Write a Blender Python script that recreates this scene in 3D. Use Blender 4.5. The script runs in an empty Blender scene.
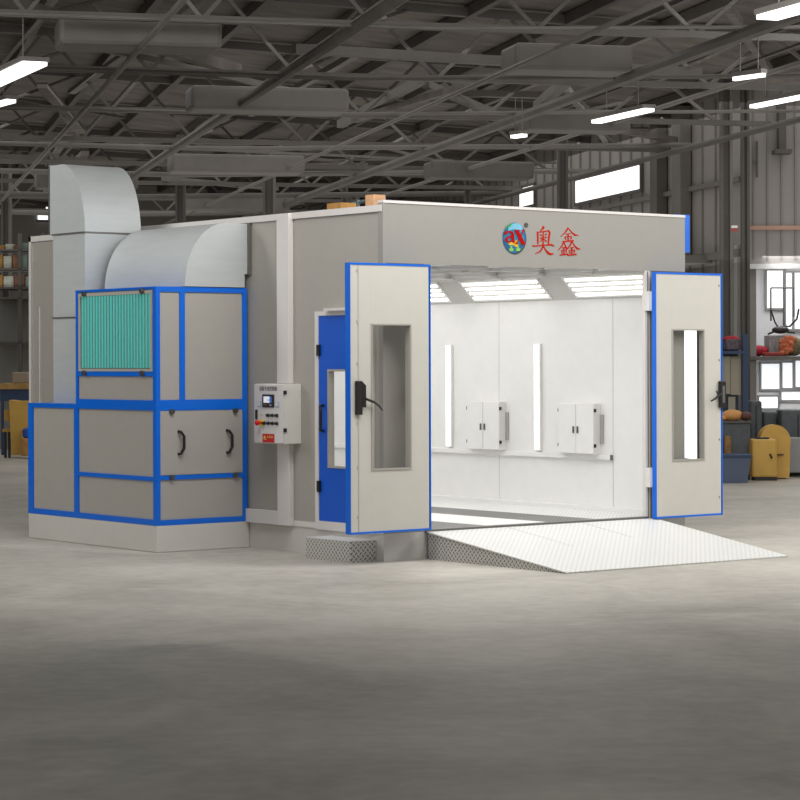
import bpy, bmesh, math, random
from mathutils import Vector, Matrix
random.seed(7)
PI = math.pi
SC = bpy.context.scene
COL = SC.collection

# ------------------------------------------------------------------ frames
CX, CY, CZ, ANG = -12.7106, -16.6107, 1.8, 0.6604
FW = Vector((math.sin(ANG), math.cos(ANG), 0)); RT = Vector((math.cos(ANG), -math.sin(ANG), 0))
def mat_frame(rot, origin):          # local x = across (right), y = along (away), z up
    x = RT * math.cos(rot) + FW * math.sin(rot); y = -RT * math.sin(rot) + FW * math.cos(rot)
    m = Matrix.Identity(4)
    for i, v in enumerate((x, y, Vector((0, 0, 1)))):
        m[0][i], m[1][i], m[2][i] = v
    m[0][3], m[1][3], m[2][3] = origin
    return m
GROUND = Vector((CX, CY, 0))
VM = mat_frame(0, GROUND)            # yard frame: across, away
HM = mat_frame(0.231, GROUND)        # hall frame (bays of the hall run along y)
ID = Matrix.Identity(4)

# ------------------------------------------------------------------ materials
def srgb(c):
    return tuple((x / 255 / 12.92 if x / 255 <= .04045 else ((x / 255 + .055) / 1.055) ** 2.4) for x in c) + (1,)
MATS = {}
def mat(name, rgb, rough=.5, metal=0.0, noise=0.0, nscale=8.0, bump=0.0, bscale=60.0, emit=None, strength=1.0, lin=None, stretch=None, spec=None):
    if name in MATS: return MATS[name]
    m = bpy.data.materials.new(name); m.use_nodes = True
    nt = m.node_tree; b = nt.nodes['Principled BSDF']
    col = lin + (1,) if lin else srgb(rgb)
    b.inputs['Base Color'].default_value = col
    b.inputs['Roughness'].default_value = rough; b.inputs['Metallic'].default_value = metal
    if spec is not None: b.inputs['Specular IOR Level'].default_value = spec
    tc = nt.nodes.new('ShaderNodeTexCoord'); mp = nt.nodes.new('ShaderNodeMapping')
    nt.links.new(tc.outputs['Object'], mp.inputs['Vector'])
    if stretch: mp.inputs['Scale'].default_value = stretch
    n = nt.nodes.new('ShaderNodeTexNoise'); n.inputs['Scale'].default_value = nscale; n.inputs['Detail'].default_value = 5
    nt.links.new(mp.outputs['Vector'], n.inputs['Vector'])
    r = nt.nodes.new('ShaderNodeMapRange'); a = max(noise, .015)
    r.inputs['To Min'].default_value = 1 - a; r.inputs['To Max'].default_value = 1 + a
    r.inputs['From Min'].default_value = .3; r.inputs['From Max'].default_value = .7
    nt.links.new(n.outputs['Fac'], r.inputs['Value'])
    mx = nt.nodes.new('ShaderNodeVectorMath'); mx.operation = 'SCALE'; mx.inputs[0].default_value = col[:3]
    nt.links.new(r.outputs['Result'], mx.inputs['Scale']); nt.links.new(mx.outputs['Vector'], b.inputs['Base Color'])
    if bump:
        n2 = nt.nodes.new('ShaderNodeTexNoise'); n2.inputs['Scale'].default_value = bscale
        nt.links.new(mp.outputs['Vector'], n2.inputs['Vector'])
        bp = nt.nodes.new('ShaderNodeBump'); bp.inputs['Strength'].default_value = bump; bp.inputs['Distance'].default_value = .01
        nt.links.new(n2.outputs['Fac'], bp.inputs['Height']); nt.links.new(bp.outputs['Normal'], b.inputs['Normal'])
    if emit:
        b.inputs['Emission Color'].default_value = srgb(emit); b.inputs['Emission Strength'].default_value = strength
    MATS[name] = m
    return m

def glass(name, tint=(1, 1, 1), fac=.12):
    m = bpy.data.materials.new(name); m.use_nodes = True; nt = m.node_tree
    for n in list(nt.nodes): nt.nodes.remove(n)
    o = nt.nodes.new('ShaderNodeOutputMaterial'); mix = nt.nodes.new('ShaderNodeMixShader')
    t = nt.nodes.new('ShaderNodeBsdfTransparent'); t.inputs['Color'].default_value = tint + (1,)
    g = nt.nodes.new('ShaderNodeBsdfGlossy'); g.inputs['Roughness'].default_value = .03
    mix.inputs[0].default_value = .05
    nt.links.new(t.outputs[0], mix.inputs[1]); nt.links.new(g.outputs[0], mix.inputs[2])
    nt.links.new(mix.outputs[0], o.inputs[0]); MATS[name] = m
    return m

def tread(name, axes, base=(214, 214, 210), dark=(120, 118, 114), pitch=.055, rough=.38, metal=.0, la=.36, lb=.13):
    """checker plate: raised bars at alternating +45/-45 degrees, on the plane of two object axes"""
    m = bpy.data.materials.new(name); m.use_nodes = True; nt = m.node_tree; b = nt.nodes['Principled BSDF']
    L = nt.links.new
    tc = nt.nodes.new('ShaderNodeTexCoord'); sp = nt.nodes.new('ShaderNodeSeparateXYZ'); L(tc.outputs['Object'], sp.inputs[0])
    def M(op, a, bb=None, c=None):
        n = nt.nodes.new('ShaderNodeMath'); n.operation = op
        for i, v in enumerate((a, bb, c)):
            if v is None: continue
            if isinstance(v, (int, float)): n.inputs[i].default_value = v
            else: L(v, n.inputs[i])
        return n.outputs[0]
    U, V = sp.outputs[axes[0]], sp.outputs[axes[1]]
    def bars(off, sgn):
        fu = M('SUBTRACT', M('FRACT', M('ADD', M('DIVIDE', U, pitch), off + 40)), .5)
        fv = M('SUBTRACT', M('FRACT', M('ADD', M('DIVIDE', V, pitch), off + 40)), .5)
        a = M('MULTIPLY', M('ADD', fu, M('MULTIPLY', fv, sgn)), .7071)
        c = M('MULTIPLY', M('SUBTRACT', fu, M('MULTIPLY', fv, sgn)), .7071)
        d = M('ADD', M('POWER', M('DIVIDE', a, la), 2.0), M('POWER', M('DIVIDE', c, lb), 2.0))
        return M('SUBTRACT', 1.0, M('MINIMUM', d, 1.0))
    h = M('MAXIMUM', bars(0.0, 1.0), bars(.5, -1.0))
    k = M('MINIMUM', M('MULTIPLY', h, 3.0), 1.0)
    mix = nt.nodes.new('ShaderNodeMix'); mix.data_type = 'RGBA'
    L(k, mix.inputs[0]); mix.inputs[6].default_value = srgb(base); mix.inputs[7].default_value = srgb(dark)
    L(mix.outputs[2], b.inputs['Base Color'])
    bp = nt.nodes.new('ShaderNodeBump'); bp.inputs['Strength'].default_value = .6; bp.inputs['Distance'].default_value = .004
    L(h, bp.inputs['Height']); L(bp.outputs['Normal'], b.inputs['Normal'])
    b.inputs['Roughness'].default_value = rough; b.inputs['Metallic'].default_value = metal
    MATS[name] = m
    return m

panel = mat('grey_panel', (170, 166, 158), .45, noise=.012)
panel_front = mat('header_panel', (153, 150, 143), .45, noise=.012)
trim = mat('pale_trim', (222, 218, 214), .4)
plinth = mat('plinth_grey', (208, 205, 199), .5)
leafm = mat('door_cream', (204, 201, 192), .4)
blue = mat('blue_steel', (0, 106, 222), .35)
blue_d = mat('blue_door', (0, 88, 205), .4)
white = mat('interior_white', (236, 235, 232), .4)
offw = mat('off_white', (228, 226, 222), .45)
galv = mat('galvanised', (194, 198, 198), .5, .2, noise=.035, nscale=3, stretch=(1, 1, 6))
galv_side = mat('galvanised_side', (194, 198, 198), .5, .2, noise=.035, nscale=3, stretch=(1, 1, 6))
dark = mat('black_plastic', (30, 29, 28), .4)
grey_m = mat('grey_metal', (120, 118, 114), .4, .5)
bolt = mat('bolt_metal', (110, 106, 100), .35, .7)
teal = mat('filter_teal', (92, 214, 206), .8, noise=.05, nscale=40)
teal_d = mat('filter_fold', (96, 128, 120), .9)
rubber = mat('gasket', (96, 93, 88), .7)
tube_on = mat('lamp_tube_on', (255, 255, 255), emit=(255, 254, 250), strength=3.0)
led_on = mat('led_strip_on', (255, 255, 255), emit=(255, 255, 255), strength=1.6)
glass('clear_glass')
glass_m = MATS['clear_glass']
mat('seam_grey', (170, 168, 164), .6)
red_logo = mat('logo_red', (186, 28, 0), .8, spec=.1)

# ------------------------------------------------------------------ mesh builder
class MB:
    def __init__(s, M=ID): s.bm = bmesh.new(); s.M = M; s.k = 0
    def _v(s, p): return s.bm.verts.new(s.M @ Vector(p))
    def quad(s, pts):
        s.bm.faces.new([s._v(p) for p in pts]); return s
    def box(s, x0, x1, y0, y1, z0, z1):
        e = s.k * .00015; s.k = (s.k + 1) % 24
        x0 -= e; x1 += e; y0 -= e; y1 += e; z0 -= e; z1 += e
        v = [s._v((x, y, z)) for x in (x0, x1) for y in (y0, y1) for z in (z0, z1)]
        for f in ((0, 1, 3, 2), (4, 6, 7, 5), (0, 4, 5, 1), (2, 3, 7, 6), (0, 2, 6, 4), (1, 5, 7, 3)):
            s.bm.faces.new([v[i] for i in f])
        return s
    def prism(s, pts, vec):                 # polygon pts (3d) extruded along vec
        vec = Vector(vec)
        a = [s._v(p) for p in pts]; b = [s._v(Vector(p) + vec) for p in pts]
        s.bm.faces.new(a); s.bm.faces.new(b[::-1]); n = len(a)
        for i in range(n): s.bm.faces.new((a[i], b[i], b[(i + 1) % n], a[(i + 1) % n]))
        return s
    def tube(s, path, r, n=10, caps=True):
        P = [Vector(p) for p in path]; rings = []
        rr = r if isinstance(r, (list, tuple)) else [r] * len(P)
        ref = None
        for i, p in enumerate(P):
            t = (P[min(i + 1, len(P) - 1)] - P[max(i - 1, 0)]).normalized()
            if ref is None:
                ref = Vector((0, 0, 1)) if abs(t.z) < .9 else Vector((1, 0, 0))
            a = t.cross(ref).normalized(); b = a.cross(t).normalized(); ref = b
            rings.append([s._v(p + (a * math.cos(2 * PI * k / n) + b * math.sin(2 * PI * k / n)) * rr[i]) for k in range(n)])
        for i in range(len(P) - 1):
            for k in range(n):
                s.bm.faces.new((rings[i][k], rings[i][(k + 1) % n], rings[i + 1][(k + 1) % n], rings[i + 1][k]))
        if caps: s.bm.faces.new(rings[0]); s.bm.faces.new(rings[-1][::-1])
        return s
    def bar(s, p, q, w, h=None):            # rectangular bar between two points
        h = h or w; p = Vector(p); q = Vector(q); t = (q - p).normalized()
        ref = Vector((0, 0, 1)) if abs(t.z) < .95 else Vector((0, 1, 0))
        a = t.cross(ref).normalized() * w / 2; b = a.cross(t).normalized() * h / 2
        return s.prism([p - a - b, p + a - b, p + a + b, p - a + b], q - p)
    def ball(s, c, r, sc=(1, 1, 1), seg=14):
        m = Matrix.Translation(s.M @ Vector(c)) @ s.M.to_3x3().to_4x4() @ Matrix.Diagonal((*[r * k for k in sc], 1))
        bmesh.ops.create_uvsphere(s.bm, u_segments=seg, v_segments=seg // 2 + 2, radius=1, matrix=m); return s
    def build(s, name, material, parent=None, bevel=0, smooth=False, loc=None):
        bmesh.ops.recalc_face_normals(s.bm, faces=s.bm.faces)
        me = bpy.data.meshes.new(name)
        base = Vector((0, 0, 0))
        if parent is not None: base = parent['_w'] if False else WLOC[parent.name]
        elif loc is not None: base = Vector(loc)
        else:
            vs = [v.co for v in s.bm.verts]
            base = Vector(((min(v.x for v in vs) + max(v.x for v in vs)) / 2, (min(v.y for v in vs) + max(v.y for v in vs)) / 2, min(v.z for v in vs)))
        bmesh.ops.translate(s.bm, verts=s.bm.verts, vec=-base)
        if smooth:
            for f in s.bm.faces: f.smooth = True
        s.bm.to_mesh(me); s.bm.free()
        me.materials.append(MATS[material] if isinstance(material, str) else material)
        o = bpy.data.objects.new(name, me); COL.objects.link(o)
        if parent is not None: o.parent = parent
        else: o.location = base
        WLOC[o.name] = base if parent is None else WLOC[parent.name]
        if parent is not None: WLOC[o.name] = WLOC[parent.name]
        if bevel:
            bv = o.modifiers.new('bevel', 'BEVEL'); bv.width = bevel; bv.segments = 2; bv.limit_method = 'ANGLE'
        if smooth:
            try: me.set_sharp_from_angle(angle=math.radians(40))
            except Exception: pass
        return o
WLOC = {}
def tag(o, label=None, cat=None, group=None, kind=None):
    if label: o['label'] = label
    if cat: o['category'] = cat
    if group: o['group'] = group
    if kind: o['kind'] = kind
    return o
def thing(name, loc, label, cat, group=None):
    o = bpy.data.objects.new(name, None); COL.objects.link(o); o.location = loc; o.empty_display_size = .1
    WLOC[o.name] = Vector(loc)
    return tag(o, label, cat, group)
def dup(root, shift, label=None, scale=None):
    def cp(o, par):
        c = o.copy(); COL.objects.link(c); WLOC[c.name] = WLOC[o.name]
        if par: c.parent = par
        for ch in list(o.children): cp(ch, c)
        return c
    r = cp(root, None); r.location = root.location + Vector(shift)
    if label: r['label'] = label
    return r
def arc(cx, cy, rx, ry, a0, a1, n=16):
    return [(cx + rx * math.cos(a0 + (a1 - a0) * i / n), cy + ry * math.sin(a0 + (a1 - a0) * i / n)) for i in range(n + 1)]

# ================================================================== SPRAY BOOTH
W, L, HH, HS = 3.80, 6.52, 3.262, 3.22
booth = thing('spray_booth', (1.9, 0, 0), 'large pale grey walk-in spray paint booth with open doors and brightly lit white interior', 'spray booth')
MB().box(.0, W, .0, L, 0, .25).build('plinth', plinth, booth)
# side wall (with the personnel door opening y .17-1.04, z .30-2.26)
sw = MB()
for (a, b, c, d) in ((0.062, .15, .25, 3.16), (.15, 1.04, 2.26, 3.16), (1.04, L, .25, 3.16)):
    sw.box(0, .06, a, b, c, d)
sw.build('side_wall', panel, booth)
MB().box(-.02, .08, .0, L, 3.16, HS).build('top_rail', trim, booth)
MB().box(-.012, .0, 1.62, L, .25, .30).box(-.012, 0, .0, 1.40, .25, .30).build('base_rail', trim, booth)
MB().box(-.006, .0, 6.29, 6.31, 1.0, 2.43).build('wall_seam', trim, booth)
MB().box(-.02, .06, L - .05, L, .25, HS).build('corner_post', trim, booth)
MB().box(-.055, 0, 1.40, 1.60, .25, 1.03).build('upright_channel', trim, booth, bevel=.004)
MB().box(-.055, 0, 1.40, 1.60, 1.60, HS - .005).build('upright_channel', trim, booth, bevel=.004)
MB().box(-.055, 0, 1.60, 2.14, .25, .38).build('foot_channel', trim, booth, bevel=.004)
# far and right walls, roof
MB().box(3.69, W, .02, L, .25, 3.2).build('right_wall', panel, booth)
MB().box(3.675, 3.69, .06, L - .06, .255, 2.5).build('inner_wall', white, booth)
MB().box(.06, 3.69, L - .08, L, .25, 3.2).build('rear_wall', white, booth)
MB().box(.06, .075, 1.04, L - .08, .255, 2.5).box(.06, .075, .0 + .1, .15, .255, 2.5).box(.06, .075, .15, 1.04, 2.26, 2.5).build('inner_side_wall', white, booth)
MB().box(.06, 3.69, .06, L - .08, 3.08, 3.12).build('roof_panel', panel, booth)
# front
MB().box(0.0, .47, 0, .06, .25, 2.695).box(3.315, W, 0, .045, .25, 2.695).build('front_panel', panel_front, booth)
MB().box(0.0, W, -.012, .06, 2.695, HH - .025).build('header', panel_front, booth)
MB().box(-.005, W + .0, -.02, .07, HH - .025, HH).build('header_cap', trim, booth)
MB().box(-.012, .018, -.016, .06, 2.69, HH - .02).build('header_edge', panel_front, booth)
MB().box(3.245, 3.315, -.012, .03, .25, 2.695).build('door_jamb', trim, booth, bevel=.004)
MB().box(3.276, 3.284, -.02, -.014, .25, 2.69).build('jamb_gasket', grey_m, booth)
MB().box(.472, .52, -.003, .08, .25, 2.695).build('door_jamb', trim, booth)
MB().box(.47, 3.262, -.03, .05, .235, .268).build('threshold', grey_m, booth)
# ceiling with filter grid
MB().box(.075, 3.43, .06, L - .08, 2.72, 2.74).build('ceiling', white, booth)
fg = MB()
for i in range(1, 9): fg.box(.1, 3.40, .06 + i * .74, .06 + i * .74 + .05, 2.69, 2.72)
for x in (.55, 1.25, 1.95, 2.65, 3.3): fg.box(x, x + .05, .08, L - .1, 2.685, 2.72)
fg.build('ceiling_grid', mat('ceiling_grid_white', (215, 214, 210), .5), booth)
for i in range(1, 6):
    for x in (1.6, 2.6): MB().box(x, x + .03, .02 + i * .74, .10 + i * .74, 2.675, 2.686).build('filter_clip', 'seam_grey', booth)
# sloped cove that carries the lamps
MB().prism([(3.69, .06, 2.44), (3.69, .06, 2.74), (3.40, .06, 2.74), (3.40, .06, 2.715), (3.662, .06, 2.455)], (0, L - .14, 0)).build('lamp_cove', mat('cove_grey', (205, 203, 199), .5), booth)
MB().prism([(.075, .1, 2.44), (.075, .1, 2.74), (.36, .1, 2.74), (.36, .1, 2.715), (.10, .1, 2.455)], (0, L - .18, 0)).build('lamp_cove', 'cove_grey', booth)
# floor inside: alternating grating and plate strips
tread('plate_floor', (0, 1), (226, 226, 223), (196, 195, 192), .05)
grating = tread('grating_floor', (0, 1), (70, 68, 66), (150, 148, 144), .045)
for x0, x1, m in ((.10, .55, 'plate_floor'), (.55, 1.30, 'grating_floor'), (1.30, 2.05, 'interior_white'), (2.05, 2.70, 'grating_floor'), (2.70, 3.60, 'plate_floor')):
    MB().box(x0, x1, .05, L - .1, .25, .262).build('floor_grate' if m == 'grating_floor' else 'floor_plate', m, booth)
MB().box(3.60, 3.675, .06, L - .08, .25, .30).build('baseboard', white, booth)
MB().box(3.672, 3.675, .906, .914, .3, 2.48).box(3.672, 3.675, 2.72, 2.724, .3, 2.48).build('inner_seam', mat('seam_pale', (204, 202, 198), .6), booth)
MB().box(3.64, 3.675, .92, 6.4, .785, .835).build('bumper_rail', white, booth, bevel=.004)
MB().box(3.638, 3.677, .910, .92, .783, .838).build('bumper_end_cap', grey_m, booth)

# blue fan housing strip on the far right side
MB().box(W + .001, W + .22, .14, 1.1, 2.90, 3.28).build('side_cover', blue, booth)

# ---- left door leaf (front face y=-.20), hinge at x=.38
def door_leaf(x0, x1, y0, y1, z0, z1, wx0, wx1, wz0, wz1, name='door_leaf'):
    p = MB(); e = .018
    p.box(x0 + .003, wx0, y0, y1, z0 + e, z1 - e); p.box(wx1, x1 - e, y0, y1, z0 + e, z1 - e)
    p.box(wx0, wx1, y0, y1, z0 + e, wz0); p.box(wx0, wx1, y0, y1, wz1, z1 - e)
    leaf = p.build(name, leafm, booth)
    f = MB()
    f.box(x0 - .004, x0 + .003, y0 - .004, y1 + .004, z0, z1); f.box(x1 - .006, x1 + .004, y0 - .004, y1 + .004, z0, z1)
    f.box(x0, x1, y0 - .004, y1 + .004, z0, z0 + e); f.box(x0, x1, y0 - .004, y1 + .004, z1 - e, z1)
    tag(f.build('edge_frame', blue, leaf), 'bright blue edge strip')
    g = MB(); t = .013
    for (a, b, c, d) in ((wx0, wx0 + t, wz0, wz1), (wx1 - t, wx1, wz0, wz1), (wx0, wx1, wz0, wz0 + t), (wx0, wx1, wz1 - t, wz1)):
        g.box(a, b, y0 - .008, y1 + .005, c, d)
    g.build('window_frame', mat('window_frame_grey', (168, 164, 156), .5), leaf)
    MB().box(wx0 + t, wx1 - t, (y0 + y1) / 2 - .003, (y0 + y1) / 2 + .003, wz0 + t, wz1 - t).build('window_pane', glass_m, leaf)
    return leaf
ll = door_leaf(-.52, .383, -.20, -.135, .28, 2.68, -.29, .162, .838, 2.142)
# hardware on left leaf
MB().box(-.470, -.405, -.232, -.20, 1.335, 1.635).build('handle', dark, ll, bevel=.006)
MB().box(-.405, -.365, -.232, -.205, 1.40, 1.60).prism([(-.405, -.21, 1.60), (-.405, -.232, 1.60), (-.372, -.232, 1.57), (-.372, -.21, 1.57)], (0, 0, .03)).build('handle_guard', dark, ll, bevel=.005)
MB().tube([(-.37, -.235, 1.475), (-.29, -.25, 1.445), (-.235, -.25, 1.41), (-.20, -.25, 1.37)], [.012, .011, .009, .006]).build('lever', dark, ll)
sm = MB()
sm.box(-.435, -.425, -.203, -.20, .30, 2.66)
for z in (.42, .86, 1.25, 1.78, 2.15, 2.6): sm.box(-.447, -.433, -.206, -.20, z, z + .02)
sm.build('cover_strip', mat('strip_lilac', (180, 176, 178), .5), ll)
for z in (.55, 1.45, 2.35): MB().box(.372, .395, -.15, -.02, z, z + .14).build('hinge', offw, ll)
# ---- right door leaf
rl = door_leaf(3.288, 4.208, -.122, -.07, .25, 2.68, 3.505, 3.955, .81, 2.12)
for z in (.56, 2.30): MB().box(3.25, 3.31, -.069, -.012, z, z + .19).build('hinge', offw, rl)
MB().box(4.150, 4.235, -.155, -.124, 1.33, 1.60).build('handle', dark, rl, bevel=.006)
MB().box(4.178, 4.212, -.161, -.153, 1.38, 1.55).build('handle_slot', grey_m, rl)
MB().tube([(4.16, -.155, 1.47), (4.10, -.18, 1.455), (4.05, -.185, 1.425), (3.99, -.185, 1.40)], [.012, .011, .010, .008]).tube([(4.10, -.18, 1.455), (4.07, -.18, 1.50)], .009).build('lever', dark, rl)
sm = MB()
for z in (.42, 1.0, 1.8, 2.55): sm.box(4.16, 4.172, -.125, -.122, z, z + .02)
sm.build('rivets', grey_m, rl)

# ---- personnel door on the left side
pj = MB(); pj.box(-.02, .07, .975, 1.03, .25, 2.26); pj.box(-.02, .07, .13, .17, .25, 2.26); pj.box(-.02, .07, .13, 1.03, 2.235, 2.275); pj.box(-.02, .09, .13, 1.03, .24, .32)
pj.build('personnel_door_jamb', trim, booth)
MB().box(-.07, .0, .13, .82, 2.276, 2.30).build('door_hood', trim, booth)
x0, x1 = -.012, .04
p = MB(); p.box(x0, x1, .17, .30, .32, 2.235); p.box(x0, x1, .83, .975, .32, 2.235); p.box(x0, x1, .30, .83, .32, .82); p.box(x0, x1, .30, .83, 1.735, 2.235)
pd = p.build('personnel_door', blue_d, booth)
g = MB()
for (a, b, c, d) in ((.30, .32, .82, 1.735), (.81, .83, .82, 1.735), (.30, .83, .82, .84), (.30, .83, 1.715, 1.735)): g.box(x0 - .008, x1 + .005, a, b, c, d)
g.build('window_frame', 'window_frame_grey', pd)
MB().box(.01, .016, .32, .81, .84, 1.715).build('window_pane', glass_m, pd)
MB().tube([(x0, .905, 1.40), (x0 - .04, .90, 1.39), (x0 - .06, .865, 1.34), (x0 - .06, .865, 1.22), (x0 - .04, .90, 1.17), (x0, .905, 1.16)], .014).build('handle', dark, pd)
for z in (.59, 1.86): MB().box(-.035, -.012, .945, .985, z, z + .105).build('striker', dark, pd)
for z in (.59, 1.86): MB().box(-.04, -.012, .135, .185, z, z + .10).build('hinge', dark, pd)

# ---- logo
lg = MB()
def UV(u, v): return (1.747 + u * .000879, 3.124 + u * .000028 - v * .000651)
def stroke(mb, pts, ws, y=-.0155):
    n = len(pts); P = [Vector(UV(*p)) for p in pts]
    # widths are in crop pixels; horizontal crop pixels are wider in metres
    left = []; right = []
    for i in range(n):
        a = Vector(pts[max(i - 1, 0)]); b = Vector(pts[min(i + 1, n - 1)]); t = (b - a).normalized(); nn = Vector((-t.y, t.x)) * ws[i] / 2 * 1.05
        c = Vector(pts[i]); left.append(UV(*(c + nn))); right.append(UV(*(c - nn)))
    for i in range(n - 1):
        q = [left[i], left[i + 1], right[i + 1], right[i]]
        mb.k += 1; mb.prism([(a, y - mb.k * .00006, z) for a, z in q], (0, .004, 0))
S = stroke
S(lg, [(185, 62), (190, 85), (170, 110), (140, 138)], [26, 30, 18, 7])
S(lg, [(98, 140), (108, 165), (110, 322)], [12, 20, 20]); S(lg, [(108, 150), (190, 140), (268, 128)], [10, 14, 18])
S(lg, [(262, 122), (280, 150), (268, 230), (260, 322)], [16, 22, 22, 18])
S(lg, [(140, 180), (165, 200)], [10, 20]); S(lg, [(235, 172), (210, 195)], [20, 8]); S(lg, [(138, 235), (240, 222)], [12, 14])
S(lg, [(186, 150), (186, 305)], [14, 14]); S(lg, [(178, 240), (160, 270), (138, 292)], [14, 10, 6]); S(lg, [(195, 245), (215, 265), (232, 288)], [8, 14, 18])
S(lg, [(30, 345), (60, 352), (180, 340), (310, 332), (345, 355)], [16, 18, 14, 22, 12])
S(lg, [(184, 305), (180, 370), (140, 430), (70, 462)], [18, 20, 18, 8]); S(lg, [(188, 350), (220, 410), (265, 462), (300, 472), (342, 460)], [8, 18, 32, 26, 6])
def gold(cx, cy, kx, ky, rightlong=1.0, w=1.0):
    Q = lambda *p: [(cx + a * kx, cy + b * ky) for a, b in p]
    S(lg, Q((0, -5), (-45, 62), (-115, 128)), [22 * w, 15 * w, 7 * w])
    S(lg, Q((5, 10), (55 * rightlong, 70), (95 * rightlong, 104), (148 * rightlong, 108)), [8 * w, 18 * w, 26 * w, 8 * w])
    S(lg, Q((-38, 92), (28, 82)), [11 * w, 13 * w]); S(lg, Q((-58, 132), (52, 122)), [11 * w, 13 * w]); S(lg, Q((-4, 86), (-4, 192)), [15 * w, 15 * w])
    S(lg, Q((-50, 142), (-36, 172)), [9 * w, 17 * w]); S(lg, Q((48, 138), (28, 170)), [17 * w, 8 * w]); S(lg, Q((-84, 200), (78, 186)), [17 * w, 20 * w])
lg.build('header_character', red_logo, booth); lg = MB()
gold(553, 88, 1, 1); gold(490, 292, .76, .96, .5, .95); gold(606, 290, .82, 1.0, 1.0, 1.0)
lg.build('header_character', red_logo, booth)
# globe emblem: u,v are crop pixels of a 681x800 window
def GV(u, v): return (1.308 + u * .000730, 3.175 + u * .000026 - v * .000549)
def gdisc(name, m, cu, cv, ru, rv, y, n=40, th=.004, rot=0, par=booth):
    pts = []
    for k in range(n):
        a = 2 * PI * k / n; x = ru * math.cos(a); z = rv * math.sin(a)
        u = cu + x * math.cos(rot) - z * math.sin(rot); v = cv + x * math.sin(rot) + z * math.cos(rot)
        gx, gz = GV(u, v); pts.append((gx, y, gz))
    return MB().prism(pts, (0, th, 0)).build(name, m, par)
def gpoly(mb, pts, y, th=.003): mb.prism([(GV(u, v)[0], y, GV(u, v)[1]) for u, v in pts], (0, th, 0))
emb = gdisc('globe_emblem', mat('emblem_rim', (58, 46, 40), .5), 338, 408, 196, 268, -.016, rot=0)
gdisc('globe_sea', mat('emblem_blue', (10, 92, 145), .5, noise=.35, nscale=7), 325, 398, 194, 262, -.019, par=emb)
gdisc('globe_highlight', mat('emblem_sky', (110, 178, 205), .5, noise=.2, nscale=12), 345, 255, 125, 112, -.0205, par=emb)
gdisc('globe_sea_patch', mat('emblem_teal', (14, 118, 152), .5, noise=.2, nscale=12), 320, 400, 175, 150, -.0215, par=emb)
x = MB(); gpoly(x, [(185, 210), (230, 165), (290, 140), (262, 190), (210, 228)], -.0225); gpoly(x, [(170, 240), (186, 222), (195, 262), (176, 268)], -.0225)
x.build('globe_land', mat('emblem_green', (40, 150, 80), .5), emb)
x = MB()
gpoly(x, [(220, 470), (260, 462), (300, 480), (345, 440), (370, 430), (375, 500), (390, 510), (370, 545), (345, 560), (320, 520), (265, 515), (235, 520)], -.0235)
x.build('globe_land', mat('emblem_yellow', (225, 175, 20), .5), emb)
x = MB()
for c in (268, 383):
    gpoly(x, [(c, 528), (c + 16, 545), (c + 12, 570), (c + 46, 585), (c + 30, 605), (c + 36, 622), (c - 38, 622), (c - 28, 605), (c - 46, 585), (c - 12, 570), (c - 16, 545)], -.0238)
x.build('emblem_figures', mat('emblem_lime', (130, 190, 70), .5), emb)
def poly_letter(mb, outline, y, th=.004): gpoly(mb, outline, y, th)
ax = MB()
# letter a (bold serif) as strokes
def gs(mb, pts, ws, y=-.027):
    n = len(pts); le = []; ri = []
    for i in range(n):
        a = Vector(pts[max(i - 1, 0)]); b = Vector(pts[min(i + 1, n - 1)]); t = (b - a).normalized(); nn = Vector((-t.y, t.x)) * ws[i] / 2
        c = Vector(pts[i]); le.append(c + nn); ri.append(c - nn)
    for i in range(n - 1):
        mb.k += 1; gpoly(mb, [tuple(le[i]), tuple(le[i + 1]), tuple(ri[i + 1]), tuple(ri[i])], y - mb.k * .00008)
gs(ax, [(160, 330), (175, 308), (205, 290), (245, 288), (275, 305), (288, 345)], [38, 44, 30, 26, 40, 50])
gs(ax, [(288, 335), (290, 440), (312, 468), (328, 462)], [52, 52, 32, 12])
gs(ax, [(280, 360), (225, 378), (185, 405), (180, 435), (200, 460), (240, 462), (285, 430)], [20, 30, 40, 46, 34, 22, 12])
# letter X
gs(ax, [(350, 268), (470, 500)], [62, 62]); gs(ax, [(472, 270), (430, 350), (350, 490)], [16, 18, 16])
gs(ax, [(325, 264), (412, 264)], [16, 16]); gs(ax, [(435, 264), (496, 264)], [16, 16]); gs(ax, [(325, 492), (385, 492)], [16, 16]); gs(ax, [(425, 502), (502, 502)], [16, 16])
ax.build('emblem_letters', mat('emblem_red', (172, 12, 12), .8, spec=.1), emb)
rr = MB(); circ = [(530 + 30 * math.cos(a * PI / 10), 178 + 38 * math.sin(a * PI / 10)) for a in range(21)]
gs(rr, circ, [9] * 21, -.016); gs(rr, [(520, 200), (520, 158), (540, 160), (540, 176), (522, 180), (542, 200)], [8] * 6, -.016)
rr.build('registered_mark', mat('mark_dark', (70, 66, 62), .5), booth)

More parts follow.
